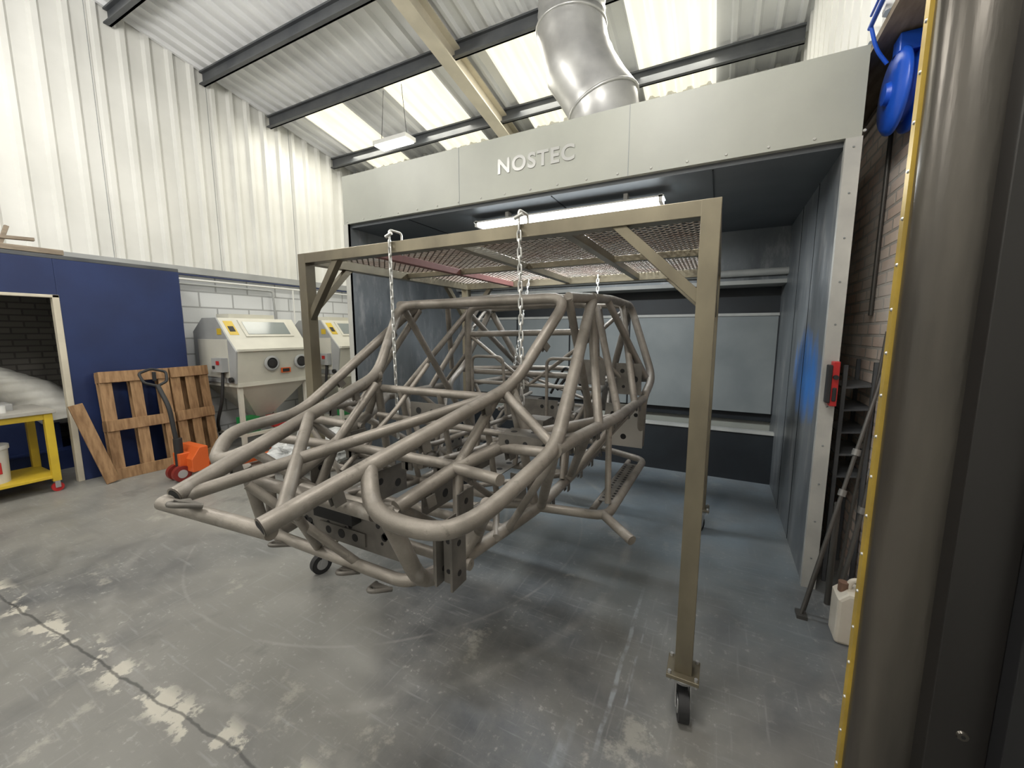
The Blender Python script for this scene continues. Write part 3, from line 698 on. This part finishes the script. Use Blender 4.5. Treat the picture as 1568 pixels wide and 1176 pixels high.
b = B()
b.tube([(-6.44,2.72,2.30),(-6.44,5.85,2.30)],.014,0); b.tube([(-6.44,2.72,2.36),(-6.44,5.85,2.36)],.010,1)
b.tube([(-6.44,4.0,2.24),(-6.44,4.1,2.24),(-6.44,4.12,1.75)],.016,2,fil=.05); b.tube([(-6.44,2.72,2.24),(-6.44,4.02,2.24)],.016,2)
b.tube([(-6.44,4.45,2.30),(-6.44,4.45,1.5)],.012,0)
b.bb((-6.5,4.05,1.6),(-6.43,4.2,1.78),0)
b.obj('wall_conduit', [m_white, m_bluep, m_cabg])

import bmesh
bm = bmesh.new(); bmesh.ops.create_icosphere(bm, subdivisions=5, radius=1)
from mathutils import noise
for v in bm.verts:
    n_ = noise.noise(v.co*2.2)*.35+noise.noise(v.co*6)*.16+noise.noise(v.co*14)*.05
    v.co = v.co*(1+n_); v.co.x *= .42; v.co.y *= .55; v.co.z = max(v.co.z*.24+.16, 0.001)
me = bpy.data.meshes.new('plastic_wrap_heap'); bm.to_mesh(me); bm.free(); me.materials.append(m_bag)
o = bpy.data.objects.new('plastic_wrap_heap', me); C.objects.link(o); o.location = (-4.30,3.20,0)
b = B(); b.lathe((-3.85,4.0,0),[(.22,0),(.26,.42),(.275,.42),(.275,.46),(.25,.46)],0,28); b.obj('storage_bin', [m_tan])

# ------------------------------------------------------------------ right side
b = B()
c = (.80,2.97,2.85)
b.lathe((c[0]-.08,c[1],c[2]),[(.05,0),(.17,.0),(.20,.02),(.20,.04),(.14,.045),(.14,.08),(.20,.085),(.20,.11),(.17,.125),(.05,.125)],0,36,'x')
b.lathe((c[0]-.10,c[1],c[2]),[(.05,0),(.06,.03)],0,20,'x')
b.prism([(c[0]-.06,c[1]-.06,c[2]),(c[0]-.06,c[1]+.06,c[2]),(c[0]-.06,c[1]+.05,c[2]+.24),(c[0]-.06,c[1]-.05,c[2]+.24)],(.10,0,0),0)
b.bb((c[0]-.08,c[1]-.10,c[2]+.15),(c[0]+.05,c[1]+.0,c[2]+.24),0)
b.obj('hose_reel', [m_blue], .006)
b = B(); b.tube([(.605,1.6,3.20),(.60,2.6,3.18),(.60,2.90,3.16)],.011,0,fil=.1); b.tube([(.60,1.6,3.25),(.60,2.9,3.22)],.006,0)
b.tube([(.60,2.88,3.16),(.635,2.90,3.05),(.69,2.92,2.98)],.009,0,fil=.06)
b.obj('air_line', [m_blue])
b = B(); b.tube([(.835,2.70,3.08),(.835,2.72,2.3),(.835,2.75,1.55)],.010,0,fil=.2); b.tube([(.835,3.3,3.09),(.835,3.3,1.7)],.012,0); b.obj('drop_pipe', [m_rock])

b = B()
def rod(a, c, r=.012, cl=()):
    b.tube([a,c], r, 0, seg=10); A = Vector(a); Cc = Vector(c)
    for t_ in cl:
        p = A.lerp(Cc,t_); d = (Cc-A).normalized(); b.tube([p-d*.018,p+d*.018],r+.009,1,seg=10); b.beam(p-Vector((.018,0,0)),p+Vector((.018,0,0)),.014,.014,1)
rod((.50,2.60,.0),(.82,2.88,1.42),.010,(.5,.66)); rod((.52,2.64,.0),(.82,2.93,1.36),.009); rod((.68,2.72,.02),(.83,2.82,1.10),.012,(.55,.75))
b.bb((.48,2.57,0),(.53,2.64,.02),0)
rod((.66,2.80,0.0),(.665,2.82,.62),.016)
rod((.70,2.84,0.0),(.83,2.96,1.60),.008)
b.obj('leaning_steel_rods', [m_rock, m_clamp])
b = B()
for i in range(5): b.beam((.69,3.24,.70+.14*i),(.84,3.24,.72+.14*i),.34,.012,0)
b.bb((.68,3.40,0),(.70,3.42,1.40),0); b.bb((.82,3.40,0),(.84,3.42,1.42),0); b.bb((.82,3.06,0),(.84,3.08,1.42),0); b.bb((.68,3.06,0),(.70,3.08,1.40),0)
b.obj('slatted_rack', [m_dark])

b = B()
b.prism([(.62,2.44,0),(.82,2.44,0),(.82,2.44,.24),(.78,2.44,.28),(.66,2.44,.28),(.62,2.44,.24)],(0,.14,0),0)
b.tube([(.67,2.51,.27),(.68,2.51,.33),(.75,2.51,.33),(.76,2.51,.27)],.013,0,fil=.03); b.cyl((.65,2.51,.26),(.65,2.51,.31),.022,1)
b.obj('jerry_can', [m_jug, m_brown], .015)

# door jamb
b = B()
seg = 14; H = 4.6; J = .357; pts = []
for i in range(seg+1):
    a = math.pi/2*i/seg; pts.append((J+.11*(1-math.cos(a)), 1.22-.07*math.sin(a)))
pts.append((.50,1.15))
vs = [(x,y,0) for x,y in pts]+[(x,y,H) for x,y in pts]; k = len(pts)
b.add(vs, [(i,i+1,k+i+1,k+i) for i in range(k-1)], 0, True)
b.bb((J,1.22,0),(.60,1.25,H),0)
b.bb((J-.008,1.226,0),(J+.002,1.25,H),1)
for i in range(46):
    z = .05+i*.1; b.lathe((J-.008,1.234,z),[(.0045,0),(.003,-.003)],2,8,'x')
b.obj('door_1_jamb', [m_jamb, m_strip, m_galv])
b = B()
b.bb((.455,1.10,0),(.548,1.16,H),0); b.bb((.548,1.06,0),(1.4,1.22,H),1); b.bb((.86,1.22,0),(1.4,1.245,H),1)
for z in (.75,2.50):
    b.lathe((.508,1.10,z),[(.011,0),(.009,-.004)],2,14,'y'); b.lathe((.508,1.0955,z),[(.004,0),(.004,-.0005)],1,6,'y')
b.obj('door_1', [m_post, m_pblack, m_jamb], .003)

# ------------------------------------------------------------------ lights
def area(name, loc, rot, sx, sy, power, col=(1,1,1)):
    l = bpy.data.lights.new(name,'AREA'); l.shape = 'RECTANGLE'; l.size = sx; l.size_y = sy; l.energy = power; l.color = col
    o = bpy.data.objects.new(name, l); C.objects.link(o); o.location = loc; o.rotation_euler = rot; return o
for i,(x,y,z,p) in enumerate(((-4.4,.6,4.2,150),(-.6,.9,4.1,125),(-4.4,-2.2,4.3,120),(-1.0,-2.0,4.3,120))):  # overhead lamps outside the view, added to fill the room with light
    b = B(); b.bb((x-.6,y-.12,z+.33),(x+.6,y+.12,z+.39),0); b.bb((x-.58,y-.1,z+.315),(x+.58,y+.1,z+.33),1)
    for dx in (-.5,.5): b.cyl((x+dx,y,z+.39),(x+dx,y,zr(y)-.05),.004,0,6)
    b.obj('unseen_fill_lamp', [m_white, m_led])
    l = bpy.data.lights.new('unseen_fill_light','POINT'); l.energy = p; l.shadow_soft_size = .28; l.color = (1,.97,.92)
    o = bpy.data.objects.new('unseen_fill_light', l); C.objects.link(o); o.location = (x,y,z)
for i,(a,c) in enumerate(SK):
    area('skylight_light', ((a+c)/2, 4.9, zr(4.9)-.12), (math.radians(-10),0,0), .8, 1.1, 30, (1,.96,.84))
area('booth_tube_light', (-1.2,3.21,2.515), (0,0,0), 1.55, .11, 58, (.92,.97,1.))
w_ = bpy.data.worlds.new('World'); bpy.context.scene.world = w_; w_.use_nodes = True
w_.node_tree.nodes['Background'].inputs[0].default_value = (.75,.85,1,1); w_.node_tree.nodes['Background'].inputs[1].default_value = .6

# ------------------------------------------------------------------ camera
cd = bpy.data.cameras.new('camera'); cd.sensor_width = 36; cd.lens = 614/1568*36; cd.clip_start = .02
co = bpy.data.objects.new('camera', cd); C.objects.link(co); co.location = (0,0,1.6)
co.rotation_euler = (math.radians(90-7.45), 0, math.radians(27.2))
bpy.context.scene.camera = co
vs_ = bpy.context.scene.view_settings; vs_.view_transform = 'Standard'; vs_.exposure = 0.0
